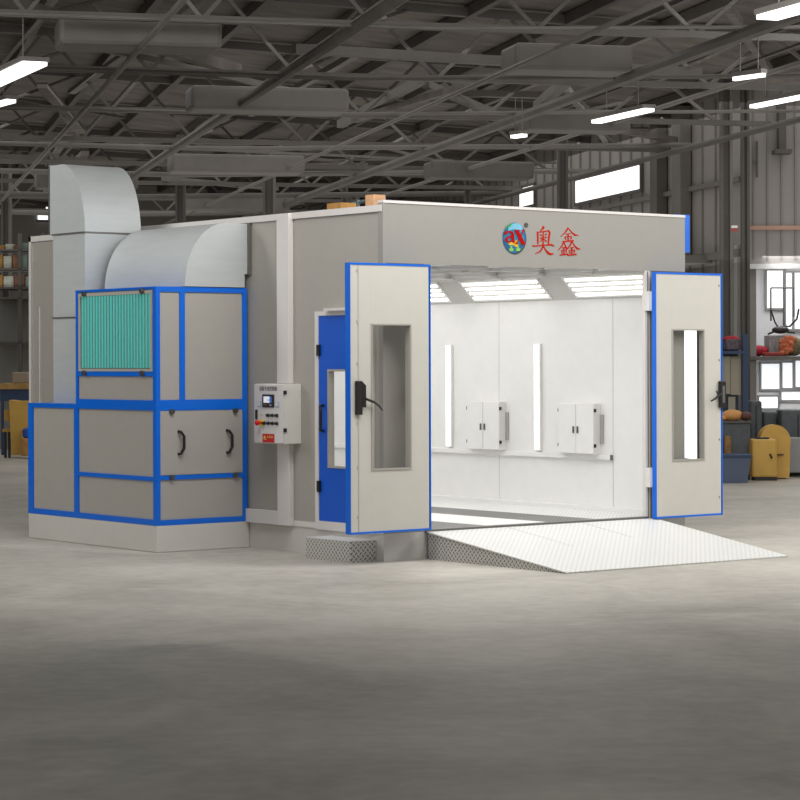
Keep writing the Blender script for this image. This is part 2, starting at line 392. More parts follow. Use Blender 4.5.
# ================================================================== RAMP, STEP
tread('plate_top', (0, 1), (226, 226, 222), (192, 192, 189), .058, la=.22, lb=.11)
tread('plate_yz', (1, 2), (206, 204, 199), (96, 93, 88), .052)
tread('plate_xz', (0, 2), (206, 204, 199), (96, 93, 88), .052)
ramp = thing('loading_ramp', (1.85, -1, 0), 'wide wedge ramp of white checker plate leading up to the booth doorway', 'ramp')
zt = .25
rb = MB(); A = [(.485, -.035, 0), (3.34, -.035, 0), (3.34, -.035, zt - .01), (.485, -.035, zt - .01)]; B = [(.49, -1.90, 0), (3.15, -1.95, 0)]
v = [rb._v(p) for p in A + B]
for f in ((0, 1, 2, 3), (0, 3, 4), (1, 5, 2), (3, 2, 5, 4), (0, 4, 5, 1)): rb.bm.faces.new([v[i] for i in f])
rb.build('ramp_side', 'plate_yz', ramp)
rb = MB(); rb.prism([(.475, -.033, zt - .01), (3.35, -.033, zt - .01), (3.16, -1.98, 0.002), (.475, -1.93, .002)], (0, 0, .01)); rb.build('ramp_deck', 'plate_top', ramp)
rb = MB()
for t in (.33, .66):
    x = .485 + t * 2.85; x2 = .49 + t * 2.66; rb.prism([(x, -.04, zt + .0005), (x + .006, -.04, zt + .0005), (x2 + .006, -1.9, .0125), (x2, -1.9, .0125)], (0, 0, .001))
rb.build('deck_joint', 'seam_grey', ramp)
step = thing('entry_step', (-.15, .46, 0), 'low checker plate step box below the blue personnel door', 'step')
MB().box(-.29, -.003, .115, .80, 0, .185).build('step_body', 'plate_yz', step)
MB().box(-.288, -.003, .111, .115, 0, .185).build('step_end', 'plate_xz', step)
MB().box(-.292, -.003, .112, .803, .185, .192).build('step_top', 'plate_top', step)

# ================================================================== AIR HANDLING UNIT
ahu = thing('air_handling_unit', (-.53, 3.4, 0), 'grey and blue framed air handling cabinet with teal pleated filter, left of the booth', 'air handling unit')
X0 = -1.063; ya, yb, yc = 2.149, 3.66, 4.641; z0, z1, z2 = .258, 1.384, 2.522
MB().prism([(X0, ya - .002, 0), (0 - .002, ya - .002, 0), (-.002, yc, 0), (X0, yc, 0)], (0, 0, z0)).build('plinth', plinth, ahu, bevel=.01)
bd = MB(); bd.box(X0 + .012, -.04, ya + .012, yb, z0, z2 - .012); bd.box(X0 + .012, -.04, yb, yc - .012, z0, z1 - .012)
bd.build('housing', mat('unit_panel', (172, 168, 161), .4, noise=.01), ahu)
fr = MB(); xe = -.03
def vx(a, b, c, d): fr.box(X0, X0 + .03, a, b, c, d)       # on the left-facing side
def vy(a, b, c, d): fr.box(a, b, ya, ya + .03, c, d)       # on the front-facing side
for a, b in ((ya, 2.207), (3.615, yb)): vx(a, b, z0, z2)
vx(yb, 3.70, z0, z1); vx(4.54, yc, z0, z1)
vx(ya, yb, z2 - .022, z2); vx(ya, yb, 1.672, 1.718); vx(ya, yc, 1.348, 1.39); vx(ya, yb, 1.39, 1.442); vx(ya, yb, .678, .716); vx(ya, yc, z0, .31)
for a, b in ((X0, X0 + .044), (-.075, xe)): vy(a, b, z0, z2)
vy(-.795, -.74, 1.44, z2); vy(X0, xe, z2 - .045, z2); vy(X0, xe, 1.348, 1.445); vy(X0, xe, .69, .727); vy(X0, xe, z0, .305)
fr.box(X0, xe, ya, yb, z2 - .01, z2); fr.box(X0, xe, yb, yc, z1 - .01, z1 + .004); fr.box(xe - .02, xe, ya, ya + .1, z0, z2)
fr.build('blue_frame', blue, ahu)
dr = MB(); dr.box(-1.016, -.08, ya + .002, ya + .02, .733, 1.342); drd = dr.build('access_door', 'unit_panel', ahu)
for xx in (-.80, -.25):
    MB().tube([(xx - .012, ya + .002, 1.145), (xx - .008, ya - .035, 1.14), (xx + .02, ya - .045, 1.10), (xx + .02, ya - .045, .985), (xx - .008, ya - .035, .935), (xx - .012, ya + .002, .93)], .014).build('handle', dark, drd)
for xx in (-.895, -.17):
    for zz in (.71, 1.335): MB().tube([(xx, ya + .01, zz), (xx, ya - .025, zz)], .026, 12).build('clamp_knob', bolt, drd)
# filter
ft = thing  # keep name short
f = MB(); fx = X0 - .004
f.box(fx, X0 + .02, 2.218, 3.60, 1.718, 1.742); f.box(fx, X0 + .02, 2.218, 3.60, 2.46, 2.49); f.box(fx, X0 + .02, 2.218, 2.245, 1.72, 2.48); f.box(fx, X0 + .02, 3.565, 3.60, 1.72, 2.48)
ff = f.build('filter_frame', mat('filter_frame_grey', (178, 172, 164), .45), ahu)
MB().box(X0 + .004, X0 + .010, 2.245, 3.565, 1.74, 2.462).build('filter_backing', teal_d, ff)
f = MB(); n = 24
for i in range(n):
    y = 2.25 + i * (1.31 / n); f.prism([(X0 + .008, y, 1.752), (X0 - .001, y + .008, 1.752), (X0 - .001, y + .032, 1.752), (X0 + .008, y + .040, 1.752)], (0, 0, .708))
f.build('filter_pleats', teal, ff)
for yy in (2.38, 3.47):
    for zz in (1.70, 2.485): MB().tube([(X0, yy, zz), (X0 - .03, yy, zz)], .026, 12).build('clamp_knob', bolt, ff)

# ---- tall exhaust duct with elbow
vd = thing('exhaust_duct', (-.57, 4.08, 1.39), 'tall square galvanised duct with curved elbow top rising behind the cabinet', 'duct')
xa, xb = -.90, -.245
MB().box(xa, xb, 3.755, 4.40, 1.392, 2.262).build('duct_section', galv, vd)
MB().box(xa, xb, 3.755, 4.40, 2.266, 3.115).build('duct_section', galv, vd)
MB().box(xa - .012, xb + .012, 3.743, 4.412, 2.258, 2.270).box(xa - .012, xb + .012, 3.743, 4.412, 3.110, 3.124).build('joint_flange', grey_m, vd)
prof = [(4.46, 3.124), (4.46, 3.83), (4.22, 3.83)] + [(y, z) for y, z in arc(4.22, 3.124, .468, .706, PI / 2, PI, 18)][1:]
MB().prism([(xa, y, z) for y, z in prof], (xb - xa, 0, 0)).build('duct_elbow', galv, vd, smooth=True)
MB().box(xa - .01, xb + .01, 4.46, 4.475, 3.14, 3.84).build('outlet_flange', grey_m, vd)
# ---- intake duct bending into the booth wall
hd = thing('supply_duct', (-.35, 2.9, 2.53), 'wide curved galvanised duct bending from cabinet top into the booth wall', 'duct')
prof = [(-.06, 2.53), (-.06, 2.662), (-.004, 2.662), (-.004, 3.15), (-.27, 3.15)] + [(x, z) for x, z in arc(-.27, 2.53, .475, .62, PI / 2, PI, 22)][1:]
MB().prism([(x, 2.135, z) for x, z in prof], (0, 1.495, 0)).build('duct_elbow', galv_side, hd, smooth=True)
MB().box(-.03, -.003, 2.10, 2.134, 2.655, 3.158).box(-.03, -.003, 2.12, 3.64, 3.151, 3.16).build('wall_flange', grey_m, hd)

# ================================================================== CONTROL BOX
cb = thing('control_cabinet', (-.1, 1.5, 1.03), 'pale grey wall-mounted control cabinet with touch screen, knobs and red emergency button', 'control box')
bx, y0_, y1_, zb_, zt_ = -.2, 1.275, 1.757, 1.032, 1.597
MB().box(bx, -.001, y0_, y1_, zb_, zt_).build('enclosure', mat('box_cream', (226, 223, 214), .4), cb, bevel=.004)
cdoor = MB().box(bx - .012, bx - .001, y0_ + .002, y1_ - .002, zb_ + .006, zt_ - .006).build('cabinet_door', mat('box_door', (216, 213, 212), .4), cb, bevel=.003)
def fy(px): return 1.757 - (px - 65) * (.482 / 375)         # crop px -> y on the door face
def fz(py): return 1.597 - (py + 5) * (.562 / 780)
def face(name, m, u0, u1, v0, v1, d=.006, par=cdoor, base=0.0, bevel=0):
    x = bx - .012 - base
    return MB().box(x - d, x, fy(u1), fy(u0), fz(v1), fz(v0)).build(name, m, par, bevel=bevel)
scr = face('touch_screen', dark, 183, 330, 133, 303, .010)
face('screen_display', mat('display_light', (225, 232, 242), .3, emit=(225, 232, 242), strength=.35), 203, 280, 160, 243, .002, scr, .010)
face('screen_menu', mat('display_blue', (60, 110, 180), .3, emit=(60, 110, 180), strength=.3), 281, 306, 162, 240, .002, scr, .010)
face('screen_cursor', mat('display_red', (230, 30, 20), .3), 255, 278, 200, 212, .003, scr, .011)
face('screen_button', mat('display_green', (40, 180, 60), .3), 203, 215, 266, 276, .003, scr, .010)
face('screen_button', 'display_red', 222, 236, 266, 276, .003, scr, .010)
face('screen_button', mat('display_grey', (150, 160, 140), .3), 280, 304, 262, 282, .003, scr, .010)
face('meter', mat('meter_grey', (170, 176, 184), .3), 120, 165, 232, 298, .006); face('meter', 'meter_grey', 350, 392, 232, 298, .006)
face('meter_dial', mat('meter_face', (214, 220, 226), .3), 126, 150, 240, 282, .002, cdoor, .006); face('meter_dial', 'meter_face', 356, 380, 240, 282, .002, cdoor, .006)
face('door_latch', dark, 90, 112, 338, 465, .010)
face('indicator', mat('lamp_amber', (220, 170, 60), .3), 160, 173, 396, 410, .008)
face('indicator', mat('lamp_green', (90, 200, 170), .3), 215, 228, 396, 410, .008)
def knob(u, v, r=.014):
    y, z = fy(u), fz(v)
    k = MB().tube([(bx - .012, y, z), (bx - .04, y, z)], r, 12).build('selector_knob', dark, cdoor)
    MB().tube([(bx - .012, y, z), (bx - .018, y, z)], r * 1.35, 12).build('knob_collar', grey_m, k)
for u in (258, 312, 368): knob(u, 408)
for u in (205, 260, 312, 368): knob(u, 512)
y, z = fy(172), fz(508)
es = MB().tube([(bx - .012, y, z), (bx - .03, y, z)], .030, 16).build('emergency_stop', mat('stop_yellow', (230, 200, 40), .4), cdoor)
MB().tube([(bx - .03, y, z), (bx - .055, y, z), (bx - .062, y, z), (bx - .08, y, z), (bx - .085, y, z)], [.012, .012, .026, .026, .018], 16).build('stop_button', mat('stop_red', (214, 12, 10), .35), es, smooth=True)
wp = face('warning_plate', mat('warning_red', (196, 24, 20), .5), 178, 330, 652, 765, .003)
MB().prism([(bx - .0155, fy(207 - 20), fz(712)), (bx - .0155, fy(207), fz(672)), (bx - .0155, fy(207 + 20), fz(712))], (-.001, 0, 0)).build('warning_triangle', mat('plate_gold', (230, 190, 110), .5), wp)
face('warning_line', 'plate_gold', 190, 228, 722, 730, .001, wp, .003)
for z in (1.50, 1.145):
    MB().box(bx - .006, bx + .025, y0_ - .012, y0_ + .012, z, z + .035).build('hinge', dark, cb)
def text(body, size, mname, parent, M, thick=.0006, name='lettering'):
    cu = bpy.data.curves.new('t', 'FONT'); cu.body = body; cu.size = size; cu.extrude = thick; cu.align_x = 'CENTER'; cu.align_y = 'CENTER'
    o = bpy.data.objects.new('t', cu); COL.objects.link(o); bpy.context.view_layer.update()
    me = bpy.data.meshes.new_from_object(o.evaluated_get(bpy.context.evaluated_depsgraph_get()))
    bpy.data.objects.remove(o); me.transform(Matrix.Translation(-WLOC[parent.name]) @ M); me.materials.clear(); me.materials.append(MATS[mname])
    r = bpy.data.objects.new(name, me); COL.objects.link(r); r.parent = parent
    return r
def faceM(y, z, x=bx - .0135):   # text faces -x, reads towards -y
    m = Matrix(((0, 0, -1, x), (-1, 0, 0, y), (0, 1, 0, z), (0, 0, 0, 1))); return m
mat('ink', (60, 58, 56), .6)
text('设备专用控制箱', .046, 'ink', cdoor, faceM(fy(252), fz(62)) @ Matrix.Diagonal((.92, 1.05, 1, 1)))
text('有电危险', .026, 'plate_gold', wp, faceM(fy(280), fz(695), bx - .0162))

# ================================================================== INSIDE THE BOOTH
def louvre_lamp(y0, y1, label):
    t = thing('ceiling_lamp', (3.55, (y0 + y1) / 2, 2.46), label, 'lamp', 'sloped louvre lamps along the booth cove')
    # sloped plane from (3.655,2.47) up to (3.42,2.70); outward normal points (-,-)
    a = Vector((3.652, 0, 2.478)); b = Vector((3.425, 0, 2.695)); s = b - a; nrm = Vector((-s.z, 0, s.x)).normalized()
    if nrm.z > 0: nrm = -nrm
    def pt(u, d, y): p = a + s * u + nrm * d; return (p.x, y, p.z)
    def slab(mb, u0, u1, d0, d1, ya_, yb_): mb.prism([pt(u0, d0, ya_), pt(u1, d0, ya_), pt(u1, d1, ya_), pt(u0, d1, ya_)], (0, yb_ - ya_, 0))
    fr = MB(); slab(fr, 0, .07, .002, .022, y0, y1); slab(fr, .93, 1, .002, .022, y0, y1); slab(fr, .07, .93, .002, .022, y0, y0 + .03); slab(fr, .07, .93, .002, .022, y1 - .03, y1)
    fr.build('lamp_frame', white, t)
    rf = MB(); slab(rf, .07, .93, .002, .005, y0 + .03, y1 - .03); rf.build('reflector', 'seam_grey', t)
    for k in range(4):
        u = .17 + k * .22; tb = MB(); tb.tube([pt(u, .018, y0 + .04), pt(u, .018, y1 - .04)], .0125, 10); tb.build('lamp_tube', tube_on, t)
    lv = MB()
    for k in range(1, 4): slab(lv, .06 + k * .22 - .016, .06 + k * .22 + .016, .004, .030, y0 + .03, y1 - .03)
    lv.build('louvre', 'seam_grey', t)
    return t
names = ['sloped louvre ceiling lamp nearest the booth doorway, above the right wall cabinet', 'sloped louvre ceiling lamp in the middle of the doorway view, second from the right',
         'sloped louvre ceiling lamp partly cut off by the left door leaf', 'sloped louvre ceiling lamp deepest in the booth behind the left door leaf']
for i, nme in enumerate(names): louvre_lamp(.12 + i * 1.68, 1.42 + i * 1.68, nme)
def led(y0, y1, label):
    t = thing('wall_strip_light', (3.66, (y0 + y1) / 2, .85), label, 'strip light', 'upright strip lights on the booth wall')
    MB().box(3.645, 3.674, y0 - .02, y1, .85, 1.99).build('lamp_housing', offw, t)
    MB().box(3.638, 3.645, y0 + .002, y1, .86, 1.98).build('diffuser', led_on, t)
led(2.03, 2.10, 'white upright wall strip light between the two small wall cabinets')
led(3.53, 3.60, 'white upright wall strip light beside the left door leaf, left of the cabinets')
led(5.14, 5.22, 'white upright wall strip light deep in the booth behind the left door leaf')
def wallcab(y0, y1, label):
    t = thing('wall_cabinet', (3.62, (y0 + y1) / 2, .84), label, 'cabinet', 'small white double-door wall cabinets in the booth')
    MB().box(3.585, 3.674, y0, y1, .838, 1.365).build('cabinet_body', offw, t)
    ym = (y0 + y1) / 2
    for a, b, hy in ((y0 + .004, ym - .004, ym - .042), (ym + .004, y1 - .004, ym + .022)):
        d = MB().box(3.572, 3.584, a, b, .845, 1.36).build('door', 'interior_white', t, bevel=.002)
        MB().box(3.560, 3.572, hy, hy + .018, 1.055, 1.125).build('handle', rubber, d)
    for z in (.91, 1.275):
        MB().box(3.575, 3.60, y0 - .012, y0 + .002, z, z + .035).build('hinge', dark, t); MB().box(3.575, 3.60, y1 - .002, y1 + .012, z, z + .035).build('hinge', rubber, t)
    MB().box(3.66, 3.676, y0 - .05, y0, .95, 1.25).build('side_plate', 'seam_grey', t)
wallcab(2.605, 3.155, 'small white double-door cabinet on the booth wall between the two strip lights')
wallcab(1.095, 1.645, 'small white double-door cabinet on the booth wall nearest the doorway')

# ================================================================== THE HALL
def floor_mat():
    m = bpy.data.materials.new('concrete_floor'); m.use_nodes = True; nt = m.node_tree; b = nt.nodes['Principled BSDF']; Lk = nt.links.new
    tc = nt.nodes.new('ShaderNodeTexCoord'); mp = nt.nodes.new('ShaderNodeMapping'); Lk(tc.outputs['Object'], mp.inputs[0])
    mp.inputs['Rotation'].default_value = (0, 0, ANG)
    n = nt.nodes.new('ShaderNodeTexNoise'); n.inputs['Scale'].default_value = .55; n.inputs['Detail'].default_value = 9; n.inputs['Roughness'].default_value = .62
    n.inputs['Distortion'].default_value = .8
    Lk(mp.outputs[0], n.inputs['Vector'])
    n3 = nt.nodes.new('ShaderNodeTexNoise'); n3.inputs['Scale'].default_value = 7; n3.inputs['Detail'].default_value = 6; Lk(mp.outputs[0], n3.inputs['Vector'])
    ad = nt.nodes.new('ShaderNodeMath'); ad.operation = 'MULTIPLY_ADD'; Lk(n3.outputs['Fac'], ad.inputs[0]); ad.inputs[1].default_value = .35
    Lk(n.outputs['Fac'], ad.inputs[2])
    cr = nt.nodes.new('ShaderNodeValToRGB'); cr.color_ramp.elements[0].position = .45; cr.color_ramp.elements[1].position = .86
    cr.color_ramp.elements[0].color = srgb((154, 150, 140)); cr.color_ramp.elements[1].color = srgb((198, 193, 183))
    Lk(ad.outputs[0], cr.inputs[0]); Lk(cr.outputs[0], b.inputs['Base Color'])
    rr = nt.nodes.new('ShaderNodeMapRange'); Lk(n.outputs['Fac'], rr.inputs[0]); rr.inputs['To Min'].default_value = .42; rr.inputs['To Max'].default_value = .62
    Lk(rr.outputs[0], b.inputs['Roughness']); b.inputs['Specular IOR Level'].default_value = .35
    bp = nt.nodes.new('ShaderNodeBump'); bp.inputs['Strength'].default_value = .08; bp.inputs['Distance'].default_value = .02
    Lk(n3.outputs['Fac'], bp.inputs['Height']); Lk(bp.outputs[0], b.inputs['Normal']); MATS['concrete_floor'] = m
    return m
floor_mat()
def setting(mb, name, m): return tag(mb.build(name, m), kind='structure')
fl = MB(HM); fl.box(-18, 18, -8, 64, -.15, 0); setting(fl, 'floor', 'concrete_floor')
roof_m = mat('roof_deck', (100, 94, 88), .8, noise=.35, nscale=1.1, stretch=(1, 3.2, 1))
wall_m = mat('hall_cladding', (140, 136, 132), .7, noise=.10, nscale=.8)
steel = mat('truss_steel', (86, 82, 78), .6, noise=.15, nscale=2)
steel_l = mat('light_steel', (106, 102, 97), .6, noise=.1, nscale=2)
steel_d = mat('dark_steel', (76, 72, 68), .6, noise=.15, nscale=2)
SW = 14.08
def rz(s): return 6.25 + .045 * (SW - s)
rf = MB(HM); rf.prism([(-18, 16, rz(-18)), (SW + .3, 16, rz(SW + .3)), (SW + .3, 16, rz(SW + .3) + .15), (-18, 16, rz(-18) + .15)], (0, 48, 0)); setting(rf, 'ceiling', roof_m)
bw = MB(HM); bw.box(-18, SW + .3, 62, 62.2, 0, 7.6); setting(bw, 'wall_back', wall_m)
lw = MB(HM); lw.box(-18.2, -18, 16, 62.2, 0, 7.6); setting(lw, 'wall_left', wall_m)
# right wall runs from the cross wall (t=35.4) to the back
TR = 35.4
rw = MB(HM); rw.box(SW, SW + .2, TR, 62, 0, 6.3); setting(rw, 'wall_right', wall_m)

def bay(px, d, z): return None
# back-projection helper of real places: across = (px-400)/2320*d
def rp(px, d): return (px - 400) / 2320.0 * d
def zp(py, d): return 1.8 - (py - (362.1 - 0)) * d / 2320.0
def rw_d(px): return 14.45 / ((px - 400) / 2320.0 + .2309)     # distance of the right wall along a sight line
# cladding ribs on the right wall
rib = MB(HM)
k = TR
while k < 61.5:
    rib.box(SW - .03, SW, k, k + .05, 0, 6.2); k += .62
setting(rib, 'trim_1', mat('cladding_rib', (124, 120, 116), .7))
gi = MB(HM); gi.box(SW - .12, SW, TR, 61.9, 3.5, 3.62); gi.box(SW - .10, SW, TR, 61.9, 4.72, 4.80); setting(gi, 'trim_2', steel_l)
# high windows in the right wall
sky_m = mat('daylight_pane', (255, 255, 255), emit=(252, 253, 255), strength=1.35)
def hall_pt(r, d):                       # yard frame -> hall frame
    c, s_ = math.cos(.231), math.sin(.231)
    return (r * c + d * s_, -r * s_ + d * c)
def wall_window(px0, px1, zlo, zhi, n, name='window'):
    t0 = hall_pt(rp(px1, rw_d(px1)), rw_d(px1))[1]; t1 = hall_pt(rp(px0, rw_d(px0)), rw_d(px0))[1]
    w = MB(HM); w.box(SW - .05, SW - .031, t0, t1, zlo, zhi); o = tag(w.build('%s_%d' % (name, n), sky_m), kind='structure')
    f = MB(HM)
    for a, b, c, d_ in ((t0 - .06, t1 + .06, zhi, zhi + .06), (t0 - .06, t1 + .06, zlo - .06, zlo), (t0 - .06, t0, zlo, zhi), (t1, t1 + .06, zlo, zhi)): f.box(SW - .07, SW - .03, a, b, c, d_)
    fo = f.build('window_frame', steel, o); return o
wall_window(587, 652, zp(206, 47), zp(184, 46.9), 1)
wall_window(531, 545.5, zp(210, 51), zp(192, 51), 2)
wall_window(675, 709, .12, 2.48, 1, 'door')  # added glowing panel, no door: gives the white behind the right leaf's window
def back_window(px0, px1, py0, py1, n):
    d = 61.5 if px0 < 100 else 62.6
    s0 = hall_pt(rp(px0, d), d)[0]; s1 = hall_pt(rp(px1, d), d)[0]
    w = MB(HM); w.box(s0, s1, 61.95, 61.98, zp(py1, d), zp(py0, d)); o = tag(w.build('window_%d' % n, sky_m), kind='structure')
    f = MB(HM); f.box(s0 - .05, s1 + .05, 61.9, 61.95, zp(py1, d) - .06, zp(py1, d)); f.box(s0 - .05, s1 + .05, 61.9, 61.95, zp(py0, d), zp(py0, d) + .06); f.build('window_frame', steel, o)
back_window(38, 48, 206, 219, 3); back_window(295, 305, 190, 203, 4)

# ---- roof trusses
tl = {}
for i in range(9):
    t = 20.5 + i * 4.6
    tr = thing('roof_truss', HM @ Vector((6, t, 5.2)), 'dark steel lattice truss spanning the hall under the dark roof', 'truss', 'steel roof trusses of the hall')
    b = MB(HM); b.box(-8, SW, t - .04, t + .04, 5.50, 5.58); b.build('bottom_chord', steel, tr)
    b = MB(HM); b.prism([(-8, t - .06, rz(-8) - .16), (SW, t - .06, rz(SW) - .16), (SW, t - .06, rz(SW) - .04), (-8, t - .06, rz(-8) - .04)], (0, .12, 0)); b.build('top_chord', steel, tr)
    s = -2.0; j = 0
    while s < SW - .9:
        top = rz(s) - .1
        q = MB(HM)
        if j % 2 == 0: q.bar((s, t, 5.54), (s + .95, t, top), .045)
        else: q.bar((s, t, top), (s + .95, t, 5.54), .045)
        q.build('diagonal', steel if (i + j) % 3 else steel_l, tr); s += .95; j += 1
    if i > 0:      # x bracing between trusses, kept as its own part
        q = MB(HM)
        for s in (2, 5.5, 9, 12.3): q.bar((s, t - 4.6, 5.55), (s + 1.6, t, rz(s) - .2), .035)
        q.build('sway_bracing', steel_l if i % 2 else steel_d, tr)
# ---- purlins
for i in range(15):
    s = -5.6 + i * 1.35; q = MB(HM); q.box(s, s + .10, 18, 61.9, rz(s) - .17, rz(s) - .02)
    tag(q.build('roof_purlin', steel_l if i % 3 == 0 else steel_d), 'long thin steel purlin running lengthwise under the dark roof deck', 'beam', 'purlins under the roof deck')
# ---- crossing pipes, ducts, cable trays
def pipe(name, pts, r, m, label, cat, group=None):
    q = MB(HM); q.tube(pts, r, 8); return tag(q.build(name, m, smooth=True), label, cat, group)
for i, (s, z, r, m) in enumerate(((3.1, 5.30, .035, steel_l), (5.2, 5.36, .07, steel_d), (7.6, 5.28, .03, steel_l), (9.4, 5.34, .08, steel), (11.2, 5.42, .035, steel_l), (13.35, 5.30, .05, steel_d))):
    pipe('overhead_pipe', [(s, 19, z), (s, 61.8, z)], r, m, 'round pipe running lengthwise below the roof trusses', 'pipe', 'lengthwise pipes under the trusses')
for i, (t, z, r, m) in enumerate(((24, 5.42, .02, steel_l), (28.3, 5.4, .03, steel_d), (33, 5.44, .025, steel_l), (38.5, 5.44, .04, steel_l), (44, 5.44, .05, steel_l), (50, 5.44, .06, steel), (56, 5.44, .06, steel_l))):
    pipe('cross_pipe', [(-6, t + .9, z + .12), (1.5, t + .3, z), (6, t, z - .06), (SW - .1, t - 1.1, z + .05)], r, m, 'thin pipe sagging crosswise between the hall sides under the roof', 'pipe', 'crosswise pipes under the trusses')
for i, (s0, t, w, z) in enumerate(((2.2, 25.6, 1.8, 5.3), (7.8, 27, 1.5, 5.35), (4.5, 31.5, 2.2, 5.28), (9.9, 33.5, 1.6, 5.3), (5.5, 41, 2.4, 5.2), (10.5, 42, 2, 5.25), (7, 51, 2.5, 5.2), (3.5, 46, 2, 5.25))):
    q = MB(HM); q.box(s0, s0 + w, t, t + .7, z, z + .32); o = q.build('roof_duct_box', steel if i % 2 else steel_l, bevel=.05)
    tag(o, 'boxy grey duct section tucked up among the roof trusses', 'duct', 'duct boxes among the trusses')

rr = random.Random(11)
for i in range(46):
    s0 = rr.uniform(0, 13); t0 = rr.uniform(21, 58); a = rr.choice((rr.uniform(-.25, .25), rr.uniform(1.2, 1.9), rr.uniform(.5, .9))); ln = rr.uniform(2, 6)
    z = rr.uniform(5.6, 6.05); s1 = min(SW - .3, max(-2, s0 + ln * math.cos(a))); t1 = t0 + ln * math.sin(a) * 2
    m_ = rr.choice(('truss_steel', 'light_steel', 'dark_steel', 'roof_deck')); w_ = rr.uniform(.03, .16)
    q = MB(HM); q.bar((s0, t0, z), (s1, min(t1, 61), z + rr.uniform(-.08, .12)), w_, w_ * rr.uniform(.5, 1.2))
    tag(q.build('cable_tray', m_), 'narrow grey cable tray or conduit run among the dark roof trusses', 'cable tray', 'cable trays among the roof trusses')
# ---- linear lamps of the hall
lamp_on = mat('hall_lamp_on', (255, 255, 255), emit=(255, 255, 252), strength=2.2)
def hall_lamp(a, b, z, label, w=.16):
    A = VM @ Vector((a[0], a[1], z)); B = VM @ Vector((b[0], b[1], z))
    t = thing('hanging_lamp', (A + B) / 2, label, 'lamp')
    MB().bar(A, B, w + .05, .05).build('lamp_housing', steel_l, t)
    MB().bar(A + Vector((0, 0, -.045)), B + Vector((0, 0, -.045)), w, .04).build('lamp_tube', lamp_on, t)
    for k in (.2, .8):
        p = A.lerp(B, k); MB().tube([p + Vector((0, 0, .02)), p + Vector((0, 0, .5))], .008, 6).build('hanger', steel_l, t)
def at_z(px, py, z):
    d = (z - 1.8) * 2320 / (362.1 - py); return (rp(px, d), d)
for (p, q, z, lb, w) in (((597, 119), (650, 107), 5.0, 'bright linear lamp hanging under the roof above the big high window', .14),
                         ((-20, 84), (36, 58), 5.0, 'bright linear lamp at the left edge of the hall roof, the nearer of two', .26),
                         ((-25, 106), (12, 96), 5.0, 'small bright linear lamp at the left edge of the hall, the farther of two', .12),
                         ((754, 104), (815, 92), 5.0, 'linear lamp under the roof at the right edge beside the tall column', .10),
                         ((768, 14), (830, -3), 5.0, 'bright linear lamp at the upper right corner of the hall', .22),
                         ((735, 76), (765, 72), 5.0, 'dim narrow linear lamp right of the tall column near the roof', .05),
                         ((514, 134), (525, 132.5), 5.0, 'tiny bright lamp far off below the roof trusses above the booth header', .10)):
    hall_lamp(at_z(*p, z), at_z(*q, z), z, lb, w)

# ---- columns
def column(px, d, w, m, label, z1=None, z0=0):
    r = rp(px, d); z1 = z1 or 6.2
    t = thing('steel_column', VM @ Vector((r, d, z0)), label, 'column')
    q = MB(VM); q.box(r - w / 2, r + w / 2, d - .012, d + .012, z0, z1); q.build('web', m, t)
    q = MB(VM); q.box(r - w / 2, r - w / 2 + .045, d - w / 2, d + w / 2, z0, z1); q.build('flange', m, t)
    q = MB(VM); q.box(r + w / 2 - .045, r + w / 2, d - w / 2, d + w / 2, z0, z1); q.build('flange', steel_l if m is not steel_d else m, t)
    return t
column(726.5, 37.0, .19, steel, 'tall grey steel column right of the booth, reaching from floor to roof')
column(745.5, 37.1, .13, steel_d, 'slimmer dark steel column just right of the tall grey column')
column(563, 43, .20, steel_d, 'dark steel column left of the big high window, rising behind the booth header')
column(468, 50, .14, steel_d, 'thin dark steel column far behind the booth above the left part of the header')
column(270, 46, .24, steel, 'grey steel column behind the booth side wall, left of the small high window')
column(181, 49, .2, steel_d, 'dark steel column rising behind the curved duct')
column(345, 52, .16, steel_d, 'dark narrow steel column behind the booth near its front left corner')
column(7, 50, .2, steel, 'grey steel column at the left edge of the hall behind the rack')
# wall pilasters on the right wall
for i, (px, zlo, wd) in enumerate(((697, 3.58, .22), (674, 2.7, .18))):
    d = rw_d(px); t0 = hall_pt(rp(px, d), d)[1]
    q = MB(HM); q.box(SW - .22, SW - .03, t0 - wd, t0 + wd, zlo, 6.2)
    tag(q.build('wall_pilaster', steel_l if i != 1 else steel), 'flat grey pilaster on the right hall wall', 'pilaster', 'pilasters on the right hall wall')
d = rw_d(701); t0 = hall_pt(rp(701, d), d)[1]
q = MB(HM); q.box(SW - .5, SW - .03, t0 - 1.0, t0 + .9, 3.45, 3.58); tag(q.build('wall_ledge', steel_l), 'grey ledge beam on the right hall wall above the right door leaf', 'beam')

# ---- cross wall with the bay at the right edge
DX = 37.6
RX = rp(742, DX)
cw = MB(VM); cw.box(RX, 12, DX, DX + .2, zp(267, DX), 6.4); cw.box(RX, rp(750.5, DX), DX, DX + .2, 0, 6.4)
setting(cw, 'wall_right.001', wall_m)
cr = MB(VM)
for i in range(14): x = rp(753 + i * 14, DX); cr.box(x, x + .03, DX - .025, DX, zp(267, DX) + .1, 6.2)
setting(cr, 'trim_3', 'cladding_rib')
lt = MB(VM); lt.box(RX, 12, DX - .06, DX, zp(231, DX), zp(227, DX)); setting(lt, 'trim_4', mat('rusty_rail', (176, 140, 122), .7))
wh = mat('bay_white', (226, 226, 226), .6); 
so = MB(VM); so.box(RX, 12, DX - .04, DX + .3, zp(270, DX), zp(265, DX)); setting(so, 'trim_5', wh)
DB = 39.6
bb = MB(VM); bb.box(rp(740, DB), 12, DB, DB + .2, 0, 3.7); setting(bb, 'wall_bay', mat('bay_wall_grey', (200, 200, 202), .6))
